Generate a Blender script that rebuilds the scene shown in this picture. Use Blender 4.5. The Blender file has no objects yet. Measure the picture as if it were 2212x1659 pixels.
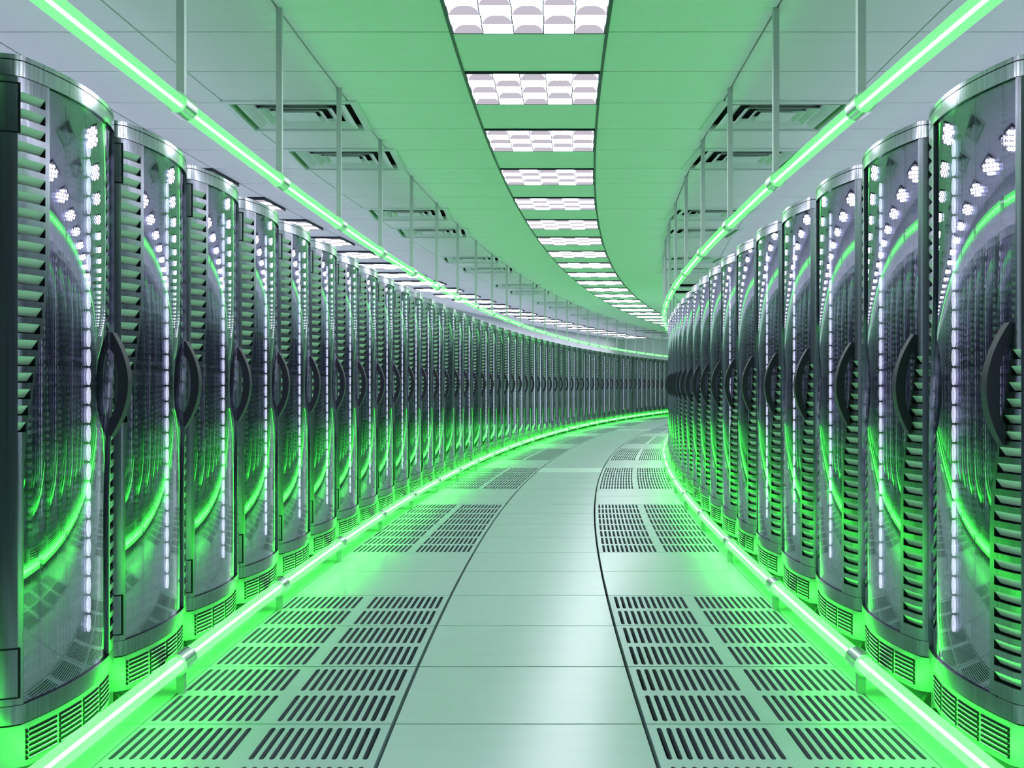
import bpy, math, random
from math import sin, cos, pi, sqrt

random.seed(7)
scene = bpy.context.scene
COL = scene.collection

# ------------------------------------------------------------------ camera, world, exposure
H = 1.12                      # eye height in metres; every length below is given in eye heights
cam_data = bpy.data.cameras.new('camera')
cam = bpy.data.objects.new('camera', cam_data)
COL.objects.link(cam)
cam.location = (0, 0, H)
cam.rotation_euler = (pi / 2, 0, 0)
cam_data.sensor_width = 36.0
cam_data.lens = 36.0 * 2500.0 / 2212.0
cam_data.clip_start = 0.05
cam_data.clip_end = 200
scene.camera = cam

world = bpy.data.worlds.new('world')
scene.world = world
world.use_nodes = True
bg = world.node_tree.nodes['Background']
bg.inputs[0].default_value = (0.75, 0.8, 1.0, 1)
bg.inputs[1].default_value = 0.05

vs = scene.view_settings
vs.view_transform = 'Standard'
vs.look = 'None'
vs.exposure = 0.0
vs.gamma = 1.0
vs.use_curve_mapping = False
cy = scene.cycles
cy.max_bounces = 6
cy.diffuse_bounces = 4
cy.glossy_bounces = 4
cy.transmission_bounces = 4
cy.transparent_max_bounces = 14
cy.caustics_reflective = False
cy.caustics_refractive = False
cy.sample_clamp_indirect = 5.0
cy.use_denoising = True
cy.use_adaptive_sampling = True
cy.adaptive_threshold = 0.03

# strengths of the lamps of the place
S_PANEL = 14.0                # recessed ceiling lights (bright flat cells)
S_SIDE = 26.0                 # the same lights in the aisles behind the racks
S_BARREL = 1.45               # barrel-shaped cells between the flat ones
S_VAULT = 0.62                # lilac end walls of their reflectors
TUBE_LOW = (0.22, 8.2, 0.28)  # green tube along the floor
TUBE_HIGH = (0.14, 1.5, 0.20)  # green tube hung above the racks
S_CORE = 2.2
S_LED = 4.2

# ------------------------------------------------------------------ layout: the aisle bends to the right
W = 0.7385                    # width of one lane of tiles
T0, DT = 1.3615, 0.2768       # tile joints across the aisle, t = depth / 2.5
KMIN, KMAX = -9, 58


def T(k):
    return T0 + DT * k


def g(t):                     # sideways drift of the aisle at depth t
    if t > 0:
        return 0.37764 - 0.030812 * t + 0.028967 * t * t
    return 0.37764 - 0.030812 * t


def P(x, t, z):               # lane offset, depth, height -> metres
    return ((x + g(t)) * H, 2.5 * t * H, z * H)


ZC = 2.667                    # ceiling height

# ------------------------------------------------------------------ materials


def new_mat(name):
    m = bpy.data.materials.new(name)
    m.use_nodes = True
    nt = m.node_tree
    nt.nodes.clear()
    out = nt.nodes.new('ShaderNodeOutputMaterial')
    return m, nt, out


def N(nt, kind, **kw):
    n = nt.nodes.new(kind)
    for k, v in kw.items():
        setattr(n, k, v)
    return n


def principled(name, col, rough=0.5, metal=0.0, spec=0.5, noise=None, bump=None, aniso=0.0):
    m, nt, out = new_mat(name)
    b = N(nt, 'ShaderNodeBsdfPrincipled')
    b.inputs['Base Color'].default_value = (*col, 1)
    b.inputs['Roughness'].default_value = rough
    b.inputs['Metallic'].default_value = metal
    b.inputs['Specular IOR Level'].default_value = spec
    tc = N(nt, 'ShaderNodeTexCoord')
    if noise:
        scale, amt = noise
        mp = N(nt, 'ShaderNodeMapping')
        mp.inputs['Scale'].default_value = scale
        nz = N(nt, 'ShaderNodeTexNoise')
        nz.inputs['Scale'].default_value = 1.0
        nz.inputs['Detail'].default_value = 3.0
        mr = N(nt, 'ShaderNodeMapRange')
        mr.inputs['To Min'].default_value = 1 - amt
        mr.inputs['To Max'].default_value = 1 + amt
        mx = N(nt, 'ShaderNodeVectorMath', operation='SCALE')
        mx.inputs[0].default_value = col
        nt.links.new(tc.outputs['Object'], mp.inputs[0])
        nt.links.new(mp.outputs[0], nz.inputs['Vector'])
        nt.links.new(nz.outputs[0], mr.inputs[0])
        nt.links.new(mr.outputs[0], mx.inputs['Scale'])
        nt.links.new(mx.outputs[0], b.inputs['Base Color'])
    if bump:
        scale, amt = bump
        mp = N(nt, 'ShaderNodeMapping')
        mp.inputs['Scale'].default_value = scale
        nz = N(nt, 'ShaderNodeTexNoise')
        nz.inputs['Scale'].default_value = 1.0
        nz.inputs['Detail'].default_value = 2.0
        bp = N(nt, 'ShaderNodeBump')
        bp.inputs['Strength'].default_value = amt
        bp.inputs['Distance'].default_value = 0.002
        nt.links.new(tc.outputs['Object'], mp.inputs[0])
        nt.links.new(mp.outputs[0], nz.inputs['Vector'])
        nt.links.new(nz.outputs[0], bp.inputs['Height'])
        nt.links.new(bp.outputs[0], b.inputs['Normal'])
    if aniso:
        b.inputs['Anisotropic'].default_value = aniso
        tg = N(nt, 'ShaderNodeTangent', direction_type='RADIAL', axis='Z')
        nt.links.new(tg.outputs[0], b.inputs['Tangent'])
    nt.links.new(b.outputs[0], out.inputs[0])
    return m


def emissive(name, col, strength):
    m, nt, out = new_mat(name)
    e = N(nt, 'ShaderNodeEmission')
    e.inputs[0].default_value = (*col, 1)
    e.inputs[1].default_value = strength
    nt.links.new(e.outputs[0], out.inputs[0])
    return m


def tube_mat(name, rgb):      # tinted glass sleeve that glows and lets the white core show through
    m, nt, out = new_mat(name)
    s = max(rgb)
    e = N(nt, 'ShaderNodeEmission')
    e.inputs[0].default_value = (rgb[0] / s, rgb[1] / s, rgb[2] / s, 1)
    e.inputs[1].default_value = s
    tr = N(nt, 'ShaderNodeBsdfTransparent')
    tr.inputs[0].default_value = (0.45, 0.5, 0.45, 1)
    a = N(nt, 'ShaderNodeAddShader')
    nt.links.new(e.outputs[0], a.inputs[0])
    nt.links.new(tr.outputs[0], a.inputs[1])
    nt.links.new(a.outputs[0], out.inputs[0])
    return m


def glass_mat(name):          # smoked mirror-like door glass
    m, nt, out = new_mat(name)
    fr = N(nt, 'ShaderNodeFresnel')
    fr.inputs[0].default_value = 1.6
    mr = N(nt, 'ShaderNodeMapRange')
    mr.inputs['From Min'].default_value = 0.0
    mr.inputs['From Max'].default_value = 0.6
    mr.inputs['To Min'].default_value = 0.26
    mr.inputs['To Max'].default_value = 0.62
    tr = N(nt, 'ShaderNodeBsdfTransparent')
    tr.inputs[0].default_value = (0.82, 0.82, 0.86, 1)
    gl = N(nt, 'ShaderNodeBsdfGlossy')
    gl.inputs['Color'].default_value = (0.86, 0.86, 0.98, 1)
    gl.inputs['Roughness'].default_value = 0.0
    mx = N(nt, 'ShaderNodeMixShader')
    nt.links.new(fr.outputs[0], mr.inputs[0])
    nt.links.new(mr.outputs[0], mx.inputs[0])
    nt.links.new(tr.outputs[0], mx.inputs[1])
    nt.links.new(gl.outputs[0], mx.inputs[2])
    nt.links.new(mx.outputs[0], out.inputs[0])
    return m


def module_mat(name, light, dark, sx, sz):   # perforated equipment faces: rows of small square holes in pale plates
    m, nt, out = new_mat(name)
    tc = N(nt, 'ShaderNodeTexCoord')
    mp = N(nt, 'ShaderNodeMapping')
    mp.inputs['Rotation'].default_value = (pi / 2, 0, 0)
    nt.links.new(tc.outputs['Object'], mp.inputs[0])
    br = N(nt, 'ShaderNodeTexBrick')
    br.offset = 0.0
    br.inputs['Color1'].default_value = (*dark, 1)
    br.inputs['Color2'].default_value = (*[c * 0.5 for c in dark], 1)
    br.inputs['Mortar'].default_value = (*light, 1)
    br.inputs['Scale'].default_value = 1.0
    br.inputs['Mortar Size'].default_value = 0.0065
    br.inputs['Brick Width'].default_value = sx
    br.inputs['Row Height'].default_value = sz
    nt.links.new(mp.outputs[0], br.inputs['Vector'])
    big = N(nt, 'ShaderNodeTexBrick')
    big.offset = 0.5
    big.inputs['Color1'].default_value = (1, 1, 1, 1)
    big.inputs['Color2'].default_value = (0.25, 0.22, 0.34, 1)
    big.inputs['Mortar'].default_value = (0.1, 0.1, 0.12, 1)
    big.inputs['Mortar Size'].default_value = 0.006
    big.inputs['Brick Width'].default_value = 0.182
    big.inputs['Row Height'].default_value = 0.136
    big.inputs['Scale'].default_value = 1.0
    nt.links.new(mp.outputs[0], big.inputs['Vector'])
    mul = N(nt, 'ShaderNodeMix', data_type='RGBA', blend_type='MULTIPLY')
    mul.inputs[0].default_value = 1.0
    nt.links.new(br.outputs[0], mul.inputs[6])
    nt.links.new(big.outputs[0], mul.inputs[7])
    b = N(nt, 'ShaderNodeBsdfPrincipled')
    b.inputs['Roughness'].default_value = 0.45
    nt.links.new(mul.outputs[2], b.inputs['Base Color'])
    nt.links.new(b.outputs[0], out.inputs[0])
    return m


M = {}
M['floor'] = principled('pale floor tile', (0.68, 0.75, 0.84), 0.25, 0.0, 0.5, noise=((3, 9, 3), 0.05), bump=((60, 60, 60), 0.12))
M['floor_reflection'] = principled('floor tile with painted reflection', (0.80, 0.95, 0.95), 0.34, 0.0, 0.5)
M['slot'] = principled('slotted steel tile', (0.62, 0.71, 0.80), 0.32, 0.0, 0.5, noise=((3, 9, 3), 0.05))
M['slot_wall_shade'] = principled('shaded slot edges', (0.30, 0.32, 0.42), 0.5)  # same steel as the tile, darkened to paint in shade inside the slots
M['dark'] = principled('black void', (0.012, 0.012, 0.022), 0.8, 0.0, 0.1)
M['line'] = principled('dark seam rail', (0.012, 0.03, 0.045), 0.45, 0.0, 0.4)
M['ceil'] = principled('matt ceiling tile', (0.88, 0.90, 0.93), 0.75, 0.0, 0.25, noise=((2, 11, 2), 0.035))
M['wall'] = principled('painted wall', (0.78, 0.82, 0.86), 0.7, 0.0, 0.2, noise=((1, 1, 3), 0.03))
M['panel'] = emissive('lamp reflector', (0.88, 0.91, 1.0), S_PANEL)
M['panel_side'] = emissive('aisle lamp reflector', (0.92, 0.90, 1.0), S_SIDE)
M['barrel'] = emissive('lamp reflector barrel', (0.88, 0.84, 1.0), S_BARREL)
M['vault'] = emissive('lamp reflector end', (0.93, 0.86, 1.0), S_VAULT)
M['housing'] = principled('dark lamp housing', (0.02, 0.03, 0.055), 0.5)
M['vent'] = principled('painted vent metal', (0.74, 0.84, 0.82), 0.5)
M['steel'] = principled('galvanised post', (0.50, 0.56, 0.57), 0.5, 0.55, 0.5, noise=((300, 300, 300), 0.12))
M['chrome'] = principled('brushed clamp', (0.72, 0.78, 0.78), 0.28, 1.0, 0.5, noise=((40, 40, 200), 0.08))
M['tube_low'] = tube_mat('green glow sleeve low', TUBE_LOW)
M['tube_high'] = tube_mat('green glow sleeve high', TUBE_HIGH)
M['core'] = emissive('white tube core', (0.93, 0.98, 1.0), S_CORE)
M['metal'] = principled('brushed rack steel', (0.46, 0.50, 0.54), 0.16, 1.0, 0.5, noise=((75, 75, 0.8), 0.55), aniso=0.5)  # brushed grain, its colour streaks strengthened to stand in for reflections
M['frame'] = principled('satin door frame', (0.26, 0.28, 0.33), 0.22, 0.95, 0.5, noise=((90, 90, 1.2), 0.5), aniso=0.5)
M['body'] = principled('dark rack carcass', (0.06, 0.05, 0.09), 0.5, 0.3)
M['base'] = principled('rack plinth', (0.34, 0.38, 0.40), 0.34, 0.65, 0.5)
M['louver'] = principled('louver blade', (0.66, 0.74, 0.73), 0.45, 0.1)
M['handle'] = principled('black handle', (0.034, 0.021, 0.055), 0.5, 0.0, 0.25)
M['glass'] = glass_mat('smoked door glass')
M['rod'] = principled('chrome grille rod', (0.62, 0.68, 0.68), 0.2, 1.0)
M['led'] = emissive('led lens', (0.84, 0.86, 1.0), S_LED)
M['strip'] = principled('led carrier', (0.03, 0.025, 0.05), 0.5)
M['rubber'] = principled('caster rubber', (0.05, 0.08, 0.06), 0.6)
M['mod_a'] = module_mat('blade server faces', (0.52, 0.54, 0.72), (0.02, 0.016, 0.04), 0.026, 0.034)
M['mod_b'] = module_mat('drive bay faces', (0.34, 0.27, 0.52), (0.016, 0.012, 0.032), 0.045, 0.02)

# ------------------------------------------------------------------ mesh helpers


class MB:
    def __init__(self):
        self.v, self.f, self.mi, self.sm = [], [], [], []

    def face(self, pts, mi=0, smooth=False):
        b = len(self.v)
        self.v += [tuple(p) for p in pts]
        self.f.append(tuple(range(b, b + len(pts))))
        self.mi.append(mi)
        self.sm.append(smooth)

    def grid(self, rows, mi=0, smooth=False, close=False):
        b = len(self.v)
        n = len(rows[0])
        for r in rows:
            self.v += [tuple(p) for p in r]
        for i in range(len(rows) - 1):
            for j in range(n if close else n - 1):
                a = b + i * n + j
                c = b + i * n + (j + 1) % n
                self.f.append((a, c, c + n, a + n))
                self.mi.append(mi)
                self.sm.append(smooth)

    def hexa(self, lo, hi, mi=0):            # lo, hi: matching closed loops of points
        n = len(lo)
        b = len(self.v)
        self.v += [tuple(p) for p in lo] + [tuple(p) for p in hi]
        for j in range(n):
            k = (j + 1) % n
            self.f.append((b + j, b + k, b + n + k, b + n + j))
            self.mi.append(mi)
            self.sm.append(False)
        self.f.append(tuple(b + j for j in reversed(range(n))))
        self.f.append(tuple(b + n + j for j in range(n)))
        self.mi += [mi, mi]
        self.sm += [False, False]

    def box(self, x0, x1, y0, y1, z0, z1, mi=0):
        lo = [(x0, y0, z0), (x1, y0, z0), (x1, y1, z0), (x0, y1, z0)]
        hi = [(x0, y0, z1), (x1, y0, z1), (x1, y1, z1), (x0, y1, z1)]
        self.hexa(lo, hi, mi)

    def tube(self, path, r, n=12, mi=0, caps=True, r2=None):
        rows = []
        for i, p in enumerate(path):
            a = path[max(i - 1, 0)]
            c = path[min(i + 1, len(path) - 1)]
            d = [c[q] - a[q] for q in range(3)]
            l = sqrt(sum(q * q for q in d)) or 1
            d = [q / l for q in d]
            ref = (0, 0, 1) if abs(d[2]) < 0.9 else (1, 0, 0)
            s = (d[1] * ref[2] - d[2] * ref[1], d[2] * ref[0] - d[0] * ref[2], d[0] * ref[1] - d[1] * ref[0])
            l = sqrt(sum(q * q for q in s))
            s = [q / l for q in s]
            u = (s[1] * d[2] - s[2] * d[1], s[2] * d[0] - s[0] * d[2], s[0] * d[1] - s[1] * d[0])
            rr = r
            rows.append([tuple(p[q] + rr * (cos(2 * pi * j / n) * s[q] + sin(2 * pi * j / n) * u[q]) for q in range(3)) for j in range(n)])
        self.grid(rows, mi, True, True)
        if caps:
            self.face(list(reversed(rows[0])), mi)
            self.face(rows[-1], mi)
        return rows

    def mesh(self, name, mats, scale=1.0):
        me = bpy.data.meshes.new(name)
        v = self.v if scale == 1.0 else [(a * scale, b * scale, c * scale) for a, b, c in self.v]
        me.from_pydata(v, [], self.f)
        for m in mats:
            me.materials.append(m)
        me.polygons.foreach_set('material_index', self.mi)
        me.polygons.foreach_set('use_smooth', self.sm)
        me.update()
        return me

    def build(self, name, mats, parent=None, loc=(0, 0, 0), scale=1.0):
        if not isinstance(mats, (list, tuple)):
            mats = [mats]
        return put(name, self.mesh(name, mats, scale), parent, loc)


def put(name, me, parent=None, loc=(0, 0, 0)):
    o = bpy.data.objects.new(name, me)
    COL.objects.link(o)
    o.location = loc
    if parent is not None:
        o.parent = parent
    return o


def tag(o, label=None, cat=None, group=None, kind=None):
    if label:
        o['label'] = label
    if cat:
        o['category'] = cat
    if group:
        o['group'] = group
    if kind:
        o['kind'] = kind
    return o


def empty(name, loc, rz=0.0):
    o = bpy.data.objects.new(name, None)
    COL.objects.link(o)
    o.empty_display_size = 0.1
    o.location = loc
    o.rotation_euler = (0, 0, rz)
    return o


ONES = ['zeroth', 'first', 'second', 'third', 'fourth', 'fifth', 'sixth', 'seventh', 'eighth', 'ninth', 'tenth', 'eleventh',
        'twelfth', 'thirteenth', 'fourteenth', 'fifteenth', 'sixteenth', 'seventeenth', 'eighteenth', 'nineteenth']
TENS = {2: ('twentieth', 'twenty'), 3: ('thirtieth', 'thirty'), 4: ('fortieth', 'forty'), 5: ('fiftieth', 'fifty'), 6: ('sixtieth', 'sixty')}


def nth(n):
    if n < 20:
        return ONES[n]
    a, b = divmod(n, 10)
    return TENS[a][0] if b == 0 else TENS[a][1] + '-' + ONES[b]


def perforated(k):
    return (k - 5) % 6 < 4


def strip_top(mb, x0, x1, t0, t1, z, zs, n=2, mi=0, up=True):
    """one tile that follows the bend: face at z, skirt to zs"""
    ts = [t0 + (t1 - t0) * i / n for i in range(n + 1)]
    a = [P(x0, t, z) for t in ts]
    b = [P(x1, t, z) for t in ts]
    a2 = [P(x0, t, zs) for t in ts]
    b2 = [P(x1, t, zs) for t in ts]
    if up:
        mb.grid([a, b][::-1], mi)
        mb.grid([a2, a][::-1], mi)
        mb.grid([b, b2][::-1], mi)
        mb.face([a[0], b[0], b2[0], a2[0]][::-1], mi)
        mb.face([b[-1], a[-1], a2[-1], b2[-1]][::-1], mi)
    else:
        mb.grid([a, b], mi)
        mb.grid([a2, a], mi)
        mb.grid([b, b2], mi)
        mb.face([a[0], b[0], b2[0], a2[0]], mi)
        mb.face([b[-1], a[-1], a2[-1], b2[-1]], mi)


# ------------------------------------------------------------------ the setting
J0, J1 = -6, 5                # lanes of the room, J0 * W .. J1 * W
GX, GT = 0.0030, 0.0020       # half joints
EX = 0.006                    # half width of the dark seams beside the walkway
mb = MB()
for j in range(J0, J1):
    lx = EX if j in (-1, 0) else GX
    rx = EX if j in (-2, -1) else GX
    for k in range(KMIN, KMAX):
        if j in (-2, 0) and perforated(k):
            continue
        if j == -1 and k in (14, 31):
            continue
        strip_top(mb, j * W + lx, (j + 1) * W - rx, T(k) + GT, T(k + 1) - GT, 0.0, -0.03, 2, 0)
for j in (0,):
    ts = [T(KMIN) + (T(KMAX) - T(KMIN)) * i / 140 for i in range(141)]
    mb.grid([[P(J1 * W + 0.3, t, -0.08) for t in ts], [P(J0 * W - 0.3, t, -0.08) for t in ts]], 1)
tag(mb.build('floor', [M['floor'], M['dark']]), kind='structure')

lamp_lanes = {-1: 'centre', -5: 'left', 3: 'right'}


def is_lamp(j, k):
    return j in lamp_lanes and k % 2 == 0 and (j != -1 or k >= 0)


def is_vent(j, k):
    return j in (-3, 1) and k % 6 in (5, 1)


mb = MB()
for j in range(J0, J1):
    for k in range(KMIN, KMAX):
        if is_lamp(j, k) or is_vent(j, k):
            continue
        strip_top(mb, j * W + 0.0045, (j + 1) * W - 0.0045, T(k) + 0.0024, T(k + 1) - 0.0024, ZC, ZC + 0.02, 2, 0, up=False)
mb.grid([[P(J0 * W - 0.3, t, ZC + 0.16) for t in ts], [P(J1 * W + 0.3, t, ZC + 0.16) for t in ts]], 1)
tag(mb.build('ceiling', [M['ceil'], M['dark']]), kind='structure')

for idx, x in enumerate((-W, 0.0)):          # black rails on both sides of the row of ceiling lights
    mb = MB()
    prof = [(x - 0.0075, ZC - 0.003), (x + 0.0075, ZC - 0.003), (x + 0.0075, ZC + 0.012), (x - 0.0075, ZC + 0.012)]
    rows = [[P(px, t, pz) for px, pz in prof] for t in ts]
    mb.grid(rows, 0, False, True)
    tag(mb.build('trim_%d' % (idx + 1), M['line']), kind='structure')

for name, x0, x1 in (('wall_left', J0 * W - 0.1, J0 * W), ('wall_right', J1 * W, J1 * W + 0.1)):
    mb = MB()
    prof = [(x0, -0.08), (x1, -0.08), (x1, ZC + 0.16), (x0, ZC + 0.16)]
    rows = [[P(px, t, pz) for px, pz in prof] for t in ts]
    mb.grid(rows, 0, False, True)
    tag(mb.build(name, M['wall']), kind='structure')
for name, t in (('wall_back', T(-5.5)), ('wall_front', T(KMAX))):
    mb = MB()
    a = P(J0 * W - 0.3, t, -0.08)
    b = P(J1 * W + 0.3, t, ZC + 0.16)
    d = -0.1 if name == 'wall_back' else 0.1
    mb.box(a[0], b[0], min(a[1], a[1] + d), max(a[1], a[1] + d), a[2], b[2])
    tag(mb.build(name, M['housing'] if name == 'wall_back' else M['wall']), kind='structure')

# two walkway tiles with a reflection painted in as a paler colour
for k, lab in ((14, 'floor tile with painted-on reflection across the walkway, the nearer of the two pale ones'),
               (31, 'floor tile with painted-on reflection across the walkway, the farther of the two pale ones')):
    mb = MB()
    strip_top(mb, -W + EX, -EX, T(k) + GT, T(k + 1) - GT, 0.0, -0.03, 2)
    o = mb.build('floor_tile', M['floor_reflection'])
    tag(o, lab, 'floor tile', 'pale tiles in the walkway')


# ------------------------------------------------------------------ slotted floor tiles
def slotted_tile(j, k):
    mb = MB()
    t0, t1 = T(k) + GT, T(k + 1) - GT
    x0 = j * W + (GX if j == -2 else EX)
    x1 = (j + 1) * W - (EX if j == -2 else GX)
    dt = t1 - t0

    def Q(x, fy, z=0.0):
        return P(x, t0 + dt * fy, z)
    mirror = (j == -2)
    base = j * W

    def X(u):                 # u measured from the walkway side
        return base + W - u if mirror else base + u
    pitch, sw = 0.02772, 0.0148
    cells = []                # (u0, u1, slot?)
    cells.append((x0 - base if not mirror else base + W - x1, 0.030 - (pitch - sw) / 2, False))
    u = 0.030 - (pitch - sw) / 2
    for grp in range(2):
        for i in range(12):
            cells.append((u, u + pitch, True))
            u += pitch
        if grp == 0:
            cells.append((u, 0.4045 - (pitch - sw) / 2, False))
            u = 0.4045 - (pitch - sw) / 2
    cells.append((u, (x1 - base) if not mirror else base + W - x0, False))
    rows = [(0.0, 0.49, 0.035, 0.45), (0.49, 1.0, 0.535, 0.95)]
    detail = k < 24
    D = 0.03

    def f(pts, mi=0):
        if mirror:
            pts = pts[::-1]
        mb.face(pts, mi)
    for (u0, u1, slot) in cells:
        for (y0, y1, s0, s1) in rows:
            if not slot:
                f([Q(X(u0), y0), Q(X(u1), y0), Q(X(u1), y1), Q(X(u0), y1)])
                continue
            a = u0 + (pitch - sw) / 2
            b = a + sw
            if detail:
                cx, cyy = sw * 0.28, 0.014
                O = [(a + cx, s0), (b - cx, s0), (b, s0 + cyy), (b, s1 - cyy), (b - cx, s1), (a + cx, s1), (a, s1 - cyy), (a, s0 + cyy)]
            else:
                O = [(a, s0), (b, s0), (b, s1), (a, s1)]
            C4 = [(u0, y0), (u1, y0), (u1, y1), (u0, y1)]
            q = lambda p, z=0.0: Q(X(p[0]), p[1], z)
            if detail:
                f([q(C4[0]), q(C4[1]), q(O[1]), q(O[0])])
                f([q(C4[1]), q(C4[2]), q(O[3]), q(O[2])])
                f([q(C4[2]), q(C4[3]), q(O[5]), q(O[4])])
                f([q(C4[3]), q(C4[0]), q(O[7]), q(O[6])])
                f([q(C4[1]), q(O[2]), q(O[1])])
                f([q(C4[2]), q(O[4]), q(O[3])])
                f([q(C4[3]), q(O[6]), q(O[5])])
                f([q(C4[0]), q(O[0]), q(O[7])])
            else:
                for i in range(4):
                    n = (i + 1) % 4
                    f([q(C4[i]), q(C4[n]), q(O[n]), q(O[i])])
            m = len(O)
            for i in range(m):
                n = (i + 1) % m
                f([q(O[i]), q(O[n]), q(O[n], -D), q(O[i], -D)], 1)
    # outer skirt
    for y0, y1 in ((0, 0.49), (0.49, 1)):
        for x in (x0, x1):
            mb.face([Q(x, y0), Q(x, y1), Q(x, y1, -D), Q(x, y0, -D)])
    for y in (0, 1):
        mb.face([Q(x0, y), Q(x1, y), Q(x1, y, -D), Q(x0, y, -D)])
    return mb.build('slotted_floor_tile', [M['slot'], M['slot_wall_shade']])


KV_L, KV_R = KMAX, KMAX
for j, side, kend in ((-2, 'left', KV_L), (0, 'right', KV_R)):
    for k in range(-2, kend):
        if perforated(k):
            blk = (k - 5) // 6 + 2       # 1 = nearest block
            pos = (k - 5) % 6 + 1
            if blk < 1:
                continue
            o = slotted_tile(j, k)
            tag(o, 'slotted floor tile %s of the walkway, %s row of the %s slotted block' % (side, nth(pos), nth(blk)), 'floor tile',
                'slotted floor tiles %s of the walkway' % side)


# ------------------------------------------------------------------ ceiling lights
def light_fixture(j, k, full):
    t0, t1 = T(k) + 0.002, T(k + 1) - 0.002
    gx = 0.0085 if j == -1 else 0.004
    x0, x1 = j * W + gx, (j + 1) * W - gx
    hang = 0.012 if j == -1 else 0.024
    zb = ZC - hang
    tm = (t0 + t1) / 2
    root = empty('ceiling_light', P((x0 + x1) / 2, tm, zb))
    ox, oy, oz = root.location

    def Q(x, t, z):
        p = P(x, t, z)
        return (p[0] - ox, p[1] - oy, p[2] - oz)
    hb = MB()
    fr = 0.004
    for (a, b, c, d) in ((x0, x0 + fr, t0, t1), (x1 - fr, x1, t0, t1), (x0, x1, t0, t0 + 0.0016), (x0, x1, t1 - 0.0016, t1)):
        lo = [Q(a, c, zb), Q(b, c, zb), Q(b, d, zb), Q(a, d, zb)]
        hi = [Q(a, c, ZC + 0.03), Q(b, c, ZC + 0.03), Q(b, d, ZC + 0.03), Q(a, d, ZC + 0.03)]
        hb.hexa(lo, hi)
    hb.build('housing', M['housing'], root)
    # reflector: five columns of alternating barrel-vaulted cells and flat cells
    rb = MB()
    nc, nr = 5, 5
    a, b = x0 + fr, x1 - fr
    c, d = t0 + 0.0022, t1 - 0.0022
    zp = zb + 0.002
    dv = 0.0016
    for ci in range(nc):
        xa = a + (b - a) * ci / nc + dv
        xb = a + (b - a) * (ci + 1) / nc - dv
        for ri in range(nr):
            ta = c + (d - c) * ri / nr
            tb = c + (d - c) * (ri + 1) / nr
            if (ci + ri) % 2 == 1 or not full:
                rb.face([Q(xa, ta, zp), Q(xa, tb, zp), Q(xb, tb, zp), Q(xb, ta, zp)][::-1], 1 if ((ci + ri) % 2 == 0 and not full) else 0)
                continue
            n = 8
            xm, rx = (xa + xb) / 2, (xb - xa) / 2 * 0.97
            arc = [(xm - rx * cos(pi * i / n), zp + 0.045 * sin(pi * i / n)) for i in range(n + 1)]
            rb.grid([[Q(x, ta, z) for x, z in arc], [Q(x, tb, z) for x, z in arc]], 2)
            rb.face([Q(x, tb, z) for x, z in arc], 1)
            rb.face([Q(x, ta, z) for x, z in arc][::-1], 1)
    rb.build('reflector', [M['panel'] if j == -1 else M['panel_side'], M['vault'], M['barrel']], root)
    db = MB()
    for ci in range(1, nc):
        xm = a + (b - a) * ci / nc
        lo = [Q(xm - dv, c, zb), Q(xm + dv, c, zb), Q(xm + dv, d, zb), Q(xm - dv, d, zb)]
        hi = [Q(xm - dv, c, zb + 0.01), Q(xm + dv, c, zb + 0.01), Q(xm + dv, d, zb + 0.01), Q(xm - dv, d, zb + 0.01)]
        db.hexa(lo, hi)
    db.build('divider', M['housing'], root)
    # closing plate above
    cb = MB()
    cb.hexa([Q(x0, t0, ZC + 0.05), Q(x1, t0, ZC + 0.05), Q(x1, t1, ZC + 0.05), Q(x0, t1, ZC + 0.05)],
            [Q(x0, t0, ZC + 0.055), Q(x1, t0, ZC + 0.055), Q(x1, t1, ZC + 0.055), Q(x0, t1, ZC + 0.055)])
    cb.build('back_plate', M['housing'], root)
    return root


for j, side in lamp_lanes.items():
    kend = {-1: 46, -5: 56, 3: 24}[j]
    i = 0
    for k in range(-4 if j != -1 else 0, kend):
        if is_lamp(j, k):
            first = {-1: 0, -5: 8, 3: -4}[j]
            o = light_fixture(j, k, k < 24)
            if j == -1:
                i = (k - first) // 2 + 1
                lab = 'white five-cell ceiling light above the walkway, %s along from the top' % nth(i)
            elif j == -5:
                i = (k - first) // 2 + 1
                lab = 'white ceiling light behind the left racks, %s counted from the left' % nth(i) if i > 0 else \
                    'white ceiling light hidden behind the left racks, %s before the seen ones' % nth(1 - i)
            else:
                lab = 'white ceiling light over the aisle behind the right racks, %s from the viewer' % nth((k - first) // 2 + 1)
            tag(o, lab, 'ceiling light', {-1: 'ceiling lights above the walkway', -5: 'ceiling lights behind the left racks',
                                         3: 'ceiling lights behind the right racks'}[j])


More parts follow.
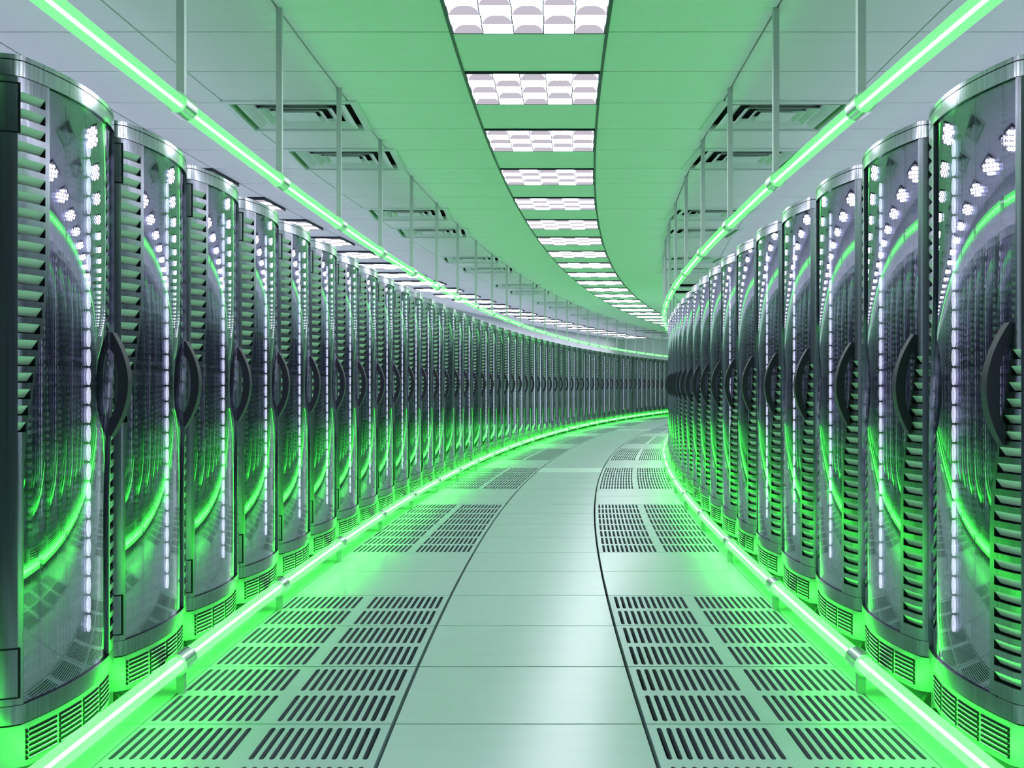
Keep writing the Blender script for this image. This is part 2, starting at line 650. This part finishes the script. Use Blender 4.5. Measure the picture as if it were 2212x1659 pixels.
# ------------------------------------------------------------------ air vents
def vent(j, k):
    t = T(k + 0.5)
    x = (j + 0.5) * W
    root = empty('air_vent', P(x, t, ZC))
    S = 0.405

    def sq(mb, a0, z0, a1, z1, mi=0, flip=False):
        A = [(-a0, -a0, z0), (a0, -a0, z0), (a0, a0, z0), (-a0, a0, z0)]
        B = [(-a1, -a1, z1), (a1, -a1, z1), (a1, a1, z1), (-a1, a1, z1)]
        for i in range(4):
            n = (i + 1) % 4
            p = [A[i], A[n], B[n], B[i]]
            mb.face(p[::-1] if flip else p, mi)
    fb = MB()
    sq(fb, S, -0.002, S - 0.008, -0.012)
    sq(fb, S - 0.008, -0.012, S - 0.045, -0.012)
    sq(fb, S - 0.045, -0.012, S - 0.05, 0.03)
    sq(fb, S, -0.002, S - 0.05, -0.001)
    fb.build('frame', M['vent'], root, scale=H)
    for i, (o_, n_) in enumerate(((S - 0.085, S - 0.155), (S - 0.175, S - 0.225), (S - 0.245, S - 0.29))):
        lb = MB()
        sq(lb, o_, -0.006, n_, 0.026)
        sq(lb, n_, 0.026, n_ - 0.004, 0.027)
        sq(lb, n_ - 0.004, 0.027, o_ - 0.006, -0.006)
        sq(lb, o_ - 0.006, -0.006, o_, -0.006)
        lb.build('louver', M['vent'], root, scale=H)
    pb = MB()
    pb.box(-0.11, 0.11, -0.11, 0.11, -0.004, 0.0)
    pb.build('centre_plate', M['vent'], root, scale=H)
    bb = MB()
    c = S - 0.05
    bb.face([(-c, -c, 0.07), (c, -c, 0.07), (c, c, 0.07), (-c, c, 0.07)][::-1])
    sq(bb, c, 0.03, c, 0.07)
    bb.build('duct', M['dark'], root, scale=H)
    return root


for j, side, kend in ((-3, 'left', 46), (1, 'right', 20)):
    i = 0
    for k in range(5, kend):
        if is_vent(j, k):
            i += 1
            tag(vent(j, k), 'square louvered air vent in the ceiling %s of the light row, %s from the viewer' % (side, nth(i)), 'air vent',
                'ceiling vents on the %s' % side)

# ------------------------------------------------------------------ green tubes and their posts
RT, RR = 0.027, 0.036
XT = {'left': -1.468, 'right': 0.7335}
ZT = {'upper': 1.9015, 'lower': 0.1005}


def ring_mesh(sl):
    """sleeve clamp around the tube, pointing along the local bend"""
    mb = MB()
    n = 28
    L = 0.058
    d = (sl, 1.0)
    l = sqrt(d[0] ** 2 + d[1] ** 2)
    d = (d[0] / l, d[1] / l)
    s = (d[1], -d[0])

    def ringpts(r, q):
        return [(s[0] * r * cos(2 * pi * i / n) + d[0] * q, s[1] * r * cos(2 * pi * i / n) + d[1] * q, r * sin(2 * pi * i / n)) for i in range(n)]
    A, B = ringpts(RR, -L), ringpts(RR, L)
    C, D = ringpts(RT + 0.0006, -L), ringpts(RT + 0.0006, L)
    mb.grid([A, B], 0, True, True)
    mb.grid([D, C], 0, True, True)
    mb.grid([C, A], 0, False, True)
    mb.grid([B, D], 0, False, True)
    return mb


def post(side, level, k):
    t = T(k)
    x = XT[side]
    zc = ZT[level]
    base = P(x, t, ZC if level == 'upper' else 0.0)
    root = empty('hanging_post' if level == 'upper' else 'floor_post', base)
    a = 0.013
    pb = MB()
    if level == 'upper':
        pb.box(-a, a, -a, a, zc + RR - 0.004 - ZC, 0.0)
    else:
        pb.box(-a, a, -a, a, 0.0, zc - RR + 0.004)
    pb.build('post', M['steel'], root, scale=H)
    sl = (g(t + 0.01) - g(t - 0.01)) / 0.05
    o = ring_mesh(sl).build('clamp_ring', M['chrome'], root, scale=H)
    o.location = (0, 0, (zc - (ZC if level == 'upper' else 0.0)) * H)
    return root


def tube_segment(side, level, k0, k1):
    x, z = XT[side], ZT[level]
    tm = T((k0 + k1) / 2)
    c = P(x, tm, z)
    th = -math.atan((g(tm + 0.01) - g(tm - 0.01)) / 0.05)
    root = empty('light_tube', c, th)
    n = 8
    path = []
    for i in range(n + 1):
        p = P(x, T(k0 + (k1 - k0) * i / n), z)
        dx, dy = p[0] - c[0], p[1] - c[1]
        path.append((dx * cos(th) + dy * sin(th), -dx * sin(th) + dy * cos(th), p[2] - c[2]))
    mb = MB()
    mb.tube(path, RT * H, 20, 0, False)
    mb.build('sleeve', M['tube_low' if level == 'lower' else 'tube_high'], root)
    mb = MB()
    mb.tube(path, 0.0058 * H, 10, 0, True)
    mb.build('core', M['core'], root)
    return root


for side, kend in (('left', 56), ('right', 30)):
    for level in ('lower', 'upper'):
        first_k = 0.5
        k = -3.5
        while k < kend:
            i = int((k - first_k) / 2) + 1
            where = 'along the floor before the %s racks' % side if level == 'lower' else 'hung above the %s racks' % side
            o = tube_segment(side, level, k, k + 2)
            lab = 'glowing green tube section %s, %s section from the viewer' % (where, nth(i + 2))
            tag(o, lab, 'light tube', 'green tube sections ' + where)
            if k > -3:
                o = post(side, level, k)
                if level == 'upper':
                    lab = 'square ceiling post with steel clamp on the %s upper tube, %s from the viewer' % (side, nth(i + 1))
                else:
                    lab = 'short floor post with steel clamp on the %s lower tube, %s from the viewer' % (side, nth(i + 1))
                tag(o, lab, 'post', '%s posts of the %s tube' % (side, level))
            k += 2

# ------------------------------------------------------------------ server racks (local: u = x, front = -y, z up; eye heights)
RD = 0.375
UE = 0.338
ZMID = 0.984


def drop(u, corner=0.30, kk=40):
    d = 0.4163 * u * u
    e = abs(u) - corner
    return d + (kk * e * e if e > 0 else 0)


def fy(u, inset=0.0, corner=0.30, kk=40):
    return -RD + drop(u, corner, kk) + inset


def us(u0, u1, n):
    return [u0 + (u1 - u0) * i / n for i in range(n + 1)]


US = us(-UE, UE, 40)


def smooth(a, b, x):
    x = min(1, max(0, (x - a) / (b - a)))
    return x * x * (3 - 2 * x)


def glass_left(z):            # S-shaped edge of the door glass
    return -0.30 + 0.10 * smooth(0.75, 1.34, z)


def glass_right(z):
    return -glass_left(2 * ZMID - z)


def band(mb, z0, z1, inset=0.0, back=RD, mi=0, corner=0.30, kk=40, ulist=None):
    ul = ulist or US
    lo = [(u, fy(u, inset, corner, kk), z0) for u in ul]
    hi = [(u, fy(u, inset, corner, kk), z1) for u in ul]
    mb.grid([lo, hi], mi, True)
    L, R = ul[0], ul[-1]
    mb.face([(L, back, z0), lo[0], hi[0], (L, back, z1)], mi)
    mb.face([lo[-1], (R, back, z0), (R, back, z1), hi[-1]], mi)
    mb.face([(R, back, z0), (L, back, z0), (L, back, z1), (R, back, z1)], mi)
    mb.face(hi + [(R, back, z1), (L, back, z1)], mi)
    mb.face((lo + [(R, back, z0), (L, back, z0)])[::-1], mi)


ZG0, ZG1 = 0.238, 1.73        # door glass
LZ = [1.695 - 0.0393 * i for i in range(21)]   # tops of the upper slots
LHGT = 0.0237
UL = -0.312                   # outer end of the slots


def slot_right(z):            # inner end of the upper slots
    return UL + 0.002 + (0.092) * 1.0 * (0.12 + 0.88 * smooth(0.80, 1.30, z))


def body_meshes():
    out = {}
    # carcass
    mb = MB()
    mb.box(-0.33, 0.33, -RD + 0.13, RD, 0.08, 1.77)
    for s in (-1, 1):
        x0, x1 = (s * 0.336, s * 0.322)
        mb.box(min(x0, x1), max(x0, x1), -RD + 0.105, -RD + 0.14, 0.19, 1.73)
    out['carcass'] = (mb, [M['body']])
    # top cap: lid, seam, band
    mb = MB()
    band(mb, 1.7705, 1.782)
    band(mb, 1.766, 1.772, inset=0.006, mi=1)
    band(mb, 1.732, 1.768)
    out['top_cap'] = (mb, [M['metal'], M['dark']])
    # band under the glass + plinth with rounded ends
    mb = MB()
    band(mb, 0.192, 0.236)
    band(mb, 0.187, 0.193, inset=0.006, mi=1)
    out['lower_band'] = (mb, [M['frame'], M['dark']])
    mb = MB()
    ub = us(-0.332, 0.332, 40)
    band(mb, 0.08, 0.188, inset=0.012, corner=0.262, kk=26, ulist=ub)
    out['plinth'] = (mb, [M['base']])
    # grille in the plinth
    mb = MB()
    F = lambda u, d: fy(u, 0.012 + d, 0.262, 26)
    for c in range(4):
        u0 = -0.272 + c * 0.136
        u1 = u0 + 0.126
        for r in range(6):
            z = 0.163 - r * 0.0127
            ul = us(u0, u1, 6)
            hh = 0.0056
            mb.grid([[(u, F(u, -0.0012), z - hh) for u in ul], [(u, F(u, -0.0012), z + hh) for u in ul]], 0)
            mb.tube([(u, F(u, -0.0022), z - 0.0015) for u in us(u0 + 0.004, u1 - 0.004, 6)], 0.0024, 6, 1)
    out['grille'] = (mb, [M['dark'], M['rod']])
    # door frame: two stiles with slots, the second one the first turned half round
    mb = MB()
    zs = set([ZG0, ZG1])
    for z in LZ:
        zs.add(z)
        zs.add(z - LHGT)
    zz = ZG0
    while zz < ZG1:
        if all(abs(zz - q) > 0.012 for q in zs):
            zs.add(zz)
        zz += 0.03
    zs = sorted(zs)

    def patch(side, a0, a1, b0, b1, z0, z1, n=4):
        # a: left/right u at z0, b: left/right u at z1
        lo = [(u, fy(u), z0) for u in us(a0, a1, n)]
        hi = [(u, fy(u), z1) for u in us(b0, b1, n)]
        if side > 0:
            lo = [(-u, y, 2 * ZMID - z) for u, y, z in lo]
            hi = [(-u, y, 2 * ZMID - z) for u, y, z in hi]
        mb.grid([lo, hi], 0, True)
    for side in (-1, 1):
        for i in range(len(zs) - 1):
            z0, z1 = zs[i], zs[i + 1]
            zm = (z0 + z1) / 2
            slot = any(z - LHGT < zm < z for z in LZ)
            if not slot:
                patch(side, -UE, UL, -UE, UL, z0, z1, 5)
                patch(side, UL, glass_left(z0), UL, glass_left(z1), z0, z1, 6)
            else:
                patch(side, -UE, UL, -UE, UL, z0, z1, 5)
                sr = slot_right(zm)
                patch(side, sr, glass_left(z0), sr, glass_left(z1), z0, z1, 3)
        # inner lip along the glass
        g0 = [(glass_left(z), fy(glass_left(z)), z) for z in zs]
        g1 = [(glass_left(z), fy(glass_left(z), 0.02), z) for z in zs]
        if side > 0:
            g0 = [(-u, y, 2 * ZMID - z) for u, y, z in g0]
            g1 = [(-u, y, 2 * ZMID - z) for u, y, z in g1]
        mb.grid([g0, g1], 0)
    out['door_frame'] = (mb, [M['frame']])
    # louver blades, each slanting inwards from the top edge of its slot
    for side, nm in ((-1, 'upper_louvers'), (1, 'lower_louvers')):
        mb = MB()
        for z in LZ:
            sr = slot_right(z - LHGT / 2)
            zt = z if side < 0 else (2 * ZMID - (z - LHGT))
            zb = zt - LHGT
            A, B = (UL, sr) if side < 0 else (-sr, -UL)
            ul = us(A, B, 4)
            dp = 0.0155
            top = [(u, fy(u, 0.0005), zt) for u in ul]
            bot = [(u, fy(u, dp), zb + 0.003) for u in ul]
            mb.grid([bot, top], 0, True)
            # dark ends and floor of the pocket
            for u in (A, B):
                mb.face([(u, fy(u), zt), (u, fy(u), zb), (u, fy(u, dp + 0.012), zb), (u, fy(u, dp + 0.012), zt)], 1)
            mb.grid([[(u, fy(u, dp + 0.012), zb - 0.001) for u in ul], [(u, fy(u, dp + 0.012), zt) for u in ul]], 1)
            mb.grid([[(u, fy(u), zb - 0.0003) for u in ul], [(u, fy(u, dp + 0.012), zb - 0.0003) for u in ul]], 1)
        out[nm] = (mb, [M['louver'], M['dark']])
    # glass pane
    mb = MB()
    zsg = us(ZG0, ZG1, 40)
    f0 = [[(u, fy(u, 0.008), z) for u in us(glass_left(z) + 0.0005, glass_right(z) - 0.0005, 30)] for z in zsg]
    f1 = [[(u, fy(u, 0.014), z) for u in us(glass_left(z) + 0.0005, glass_right(z) - 0.0005, 30)] for z in zsg]
    mb.grid(f0, 0, True)
    mb.grid([r[::-1] for r in f1], 0, True)
    mb.grid([f0[0], f1[0]], 0)
    mb.grid([f1[-1], f0[-1]], 0)
    mb.grid([[r[0] for r in f1], [r[0] for r in f0]], 0)
    mb.grid([[r[-1] for r in f0], [r[-1] for r in f1]], 0)
    out['door_glass'] = (mb, [M['glass']])
    # handle: a crescent standing off the door, holes through it
    mb = MB()
    n = 24
    outer, inner = [], []
    for i in range(n + 1):
        a = -1 + 2 * i / n
        z = 1.0 + 0.148 * a
        o_ = 0.047 * (1 - abs(a) ** 2.0)
        b_ = 0.0
        if abs(a) < 0.66:
            b_ = 0.024 * sqrt(max(0, 1 - (a / 0.66) ** 2))
        outer.append((z, o_ + 0.004))
        inner.append((z, b_ - 0.002))

    def hp(z, out_, w):
        u = 0.262 + 0.09 * (z - 1.0) + w
        return (u, fy(0.262 + 0.09 * (z - 1.0)) - out_, z)
    hw = 0.018
    O0 = [hp(z, o_, -hw) for z, o_ in outer]
    O1 = [hp(z, o_, hw) for z, o_ in outer]
    I0 = [hp(z, o_, -hw) for z, o_ in inner]
    I1 = [hp(z, o_, hw) for z, o_ in inner]
    mb.grid([O0, O1], 0, True)
    mb.grid([I1, I0], 0, True)
    mb.grid([I0, O0], 0)
    mb.grid([O1, I1], 0)
    out['handle'] = (mb, [M['handle']])
    # hinge plate with a dark outline
    mb = MB()
    u0, u1 = -0.338, -0.3145
    for (za, zb) in ((1.6, 1.712),):
        ul = us(u0, u1, 4)
        mb.grid([[(u, fy(u) - 0.004, za) for u in ul], [(u, fy(u) - 0.004, zb) for u in ul]], 0, True)
        e = 0.004
        for (p, q, r, s) in ((u0, u1 + e, za - e, za), (u0, u1 + e, zb, zb + e), (u1, u1 + e, za, zb)):
            uu = us(p, q, 4)
            mb.grid([[(u, fy(u) - 0.0045, r) for u in uu], [(u, fy(u) - 0.0045, s) for u in uu]], 1)
            mb.grid([[(u, fy(u) - 0.0045, s) for u in uu], [(u, fy(u), s) for u in uu]], 1)
            mb.grid([[(u, fy(u), r) for u in uu], [(u, fy(u) - 0.0045, r) for u in uu]], 1)
    out['hinge'] = (mb, [M['frame'], M['dark']])
    # equipment behind the glass
    mods = []
    z = 0.26
    hts = [0.27, 0.19, 0.30, 0.16, 0.27, 0.19]
    for i, hgt in enumerate(hts):
        mb = MB()
        mb.box(-0.315, 0.315, -RD + 0.088 + 0.006 * (i % 2), -RD + 0.135, z, z + hgt)
        for c in range(7):
            u = -0.29 + c * 0.0967
            mb.box(u - 0.003, u + 0.003, -RD + 0.082, -RD + 0.1, z + 0.012, z + hgt - 0.012)
        mods.append((mb, [M['mod_a'] if i % 2 == 0 else M['mod_b']]))
        z += hgt + 0.014
    out['_mods'] = mods
    # caster with bracket plate
    mb = MB()
    n = 20
    for x0, x1 in ((-0.011, 0.011),):
        A = [(x0, 0.034 * cos(2 * pi * i / n), 0.0345 + 0.034 * sin(2 * pi * i / n)) for i in range(n)]
        B = [(x1, 0.034 * cos(2 * pi * i / n), 0.0345 + 0.034 * sin(2 * pi * i / n)) for i in range(n)]
        mb.grid([A, B], 0, True, True)
        mb.face(A[::-1], 0)
        mb.face(B, 0)
    for x in (-0.017, 0.014):
        mb.box(x, x + 0.003, -0.012, 0.03, 0.025, 0.078, 1)
    mb.box(-0.03, 0.03, -0.03, 0.035, 0.076, 0.081, 1)
    out['caster'] = (mb, [M['rubber'], M['steel']])
    return out


RM = {}
MODS = []
bm_ = body_meshes()
for nm, val in bm_.items():
    if nm == '_mods':
        MODS = [mb.mesh('server_module', mats, H) for mb, mats in val]
    else:
        RM[nm] = val[0].mesh(nm, val[1], H)

# led strip
LEDZ = [1 - 0.672 + 0.0533 * i for i in range(26)]


def led_shape(mb, z, u, mi):
    n = 16
    y0, y1 = -RD + 0.0675, -RD + 0.072
    A = [(u + 0.0115 * cos(2 * pi * i / n), y0, z + 0.0240 * sin(2 * pi * i / n)) for i in range(n)]
    B = [(p[0], y1, p[2]) for p in A]
    mb.face(A, mi)
    mb.grid([B, A], mi, False, True)


mb = MB()
led_shape(mb, 0, 0, 0)
LED_ONE = mb.mesh('led', [M['led']], H)
mb = MB()
mb.box(-0.003, 0.003, -RD + 0.0705, -RD + 0.078, LEDZ[0] - 0.03, LEDZ[-1] + 0.03)
STRIP = mb.mesh('led_strip', [M['strip']], H)
mb = MB()
mb.box(-0.003, 0.003, -RD + 0.0705, -RD + 0.078, LEDZ[0] - 0.03, LEDZ[-1] + 0.03, 1)
for z in LEDZ:
    led_shape(mb, z, 0, 0)
STRIP_ALL = mb.mesh('led_strip', [M['led'], M['strip']], H)


def rack(side, n, led, near):
    k = n - 2
    t = T(k + 0.5)
    front = -1.505 if side == 'left' else 0.783
    sgn = 1 if side == 'left' else -1
    slope = (g(t + 0.01) - g(t - 0.01)) / 0.05
    th = math.atan(slope)     # each rack faces the aisle, square to the bend
    fx, fyy = cos(th), -sin(th)
    p = P(front, t, 0.0)
    root = empty('server_rack', (p[0] - sgn * RD * H * fx, p[1] - sgn * RD * H * fyy, 0.0), sgn * pi / 2 - th)
    put('carcass', RM['carcass'], root)
    put('top_cap', RM['top_cap'], root)
    put('lower_band', RM['lower_band'], root)
    pl = put('plinth', RM['plinth'], root)
    put('grille', RM['grille'], pl)
    put('door_frame', RM['door_frame'], root)
    gl = put('door_glass', RM['door_glass'], root)
    put('louver_panel', RM['upper_louvers'], root)
    put('louver_panel', RM['lower_louvers'], root)
    put('handle', RM['handle'], root)
    put('hinge', RM['hinge'], root)
    put('hinge', RM['hinge'], root, (0, 0, -1.342 * H))
    for m in MODS:
        put('server_module', m, root)
    for (cx, cyy) in ((-0.25, -RD + 0.10), (0.25, -RD + 0.10), (-0.25, RD - 0.08), (0.25, RD - 0.08)):
        put('caster', RM['caster'], root, (cx * H, cyy * H, 0))
    if led:
        u = 0.19 if side == 'left' else -0.19
        if near:
            s = put('led_strip', STRIP, root, (u * H, 0, 0))
            for z in LEDZ:
                put('led', LED_ONE, s, (0, 0, z * H))
        else:
            put('led_strip', STRIP_ALL, root, (u * H, 0, 0))
    return root


def place(n):
    return nth(n) + ' from the viewer'


dark_left = {14, 17, 20, 24, 29, 30, 33, 37, 41, 44}
for n in range(1, 56):
    led = n not in dark_left
    o = rack('left', n, led, n <= 4)
    tag(o, 'glass-fronted server rack %s, %s in the left row' % ('with lit white strip' if led else 'without lit strip', place(n)),
        'server rack', 'server racks in the left row')
lit_right = {1, 2, 3, 4, 5, 7}
for n in range(1, 27):
    led = n in lit_right
    o = rack('right', n, led, n <= 4)
    tag(o, 'glass-fronted server rack %s, %s in the right row' % ('with lit white strip' if led else 'without lit strip', place(n)),
        'server rack', 'server racks in the right row')
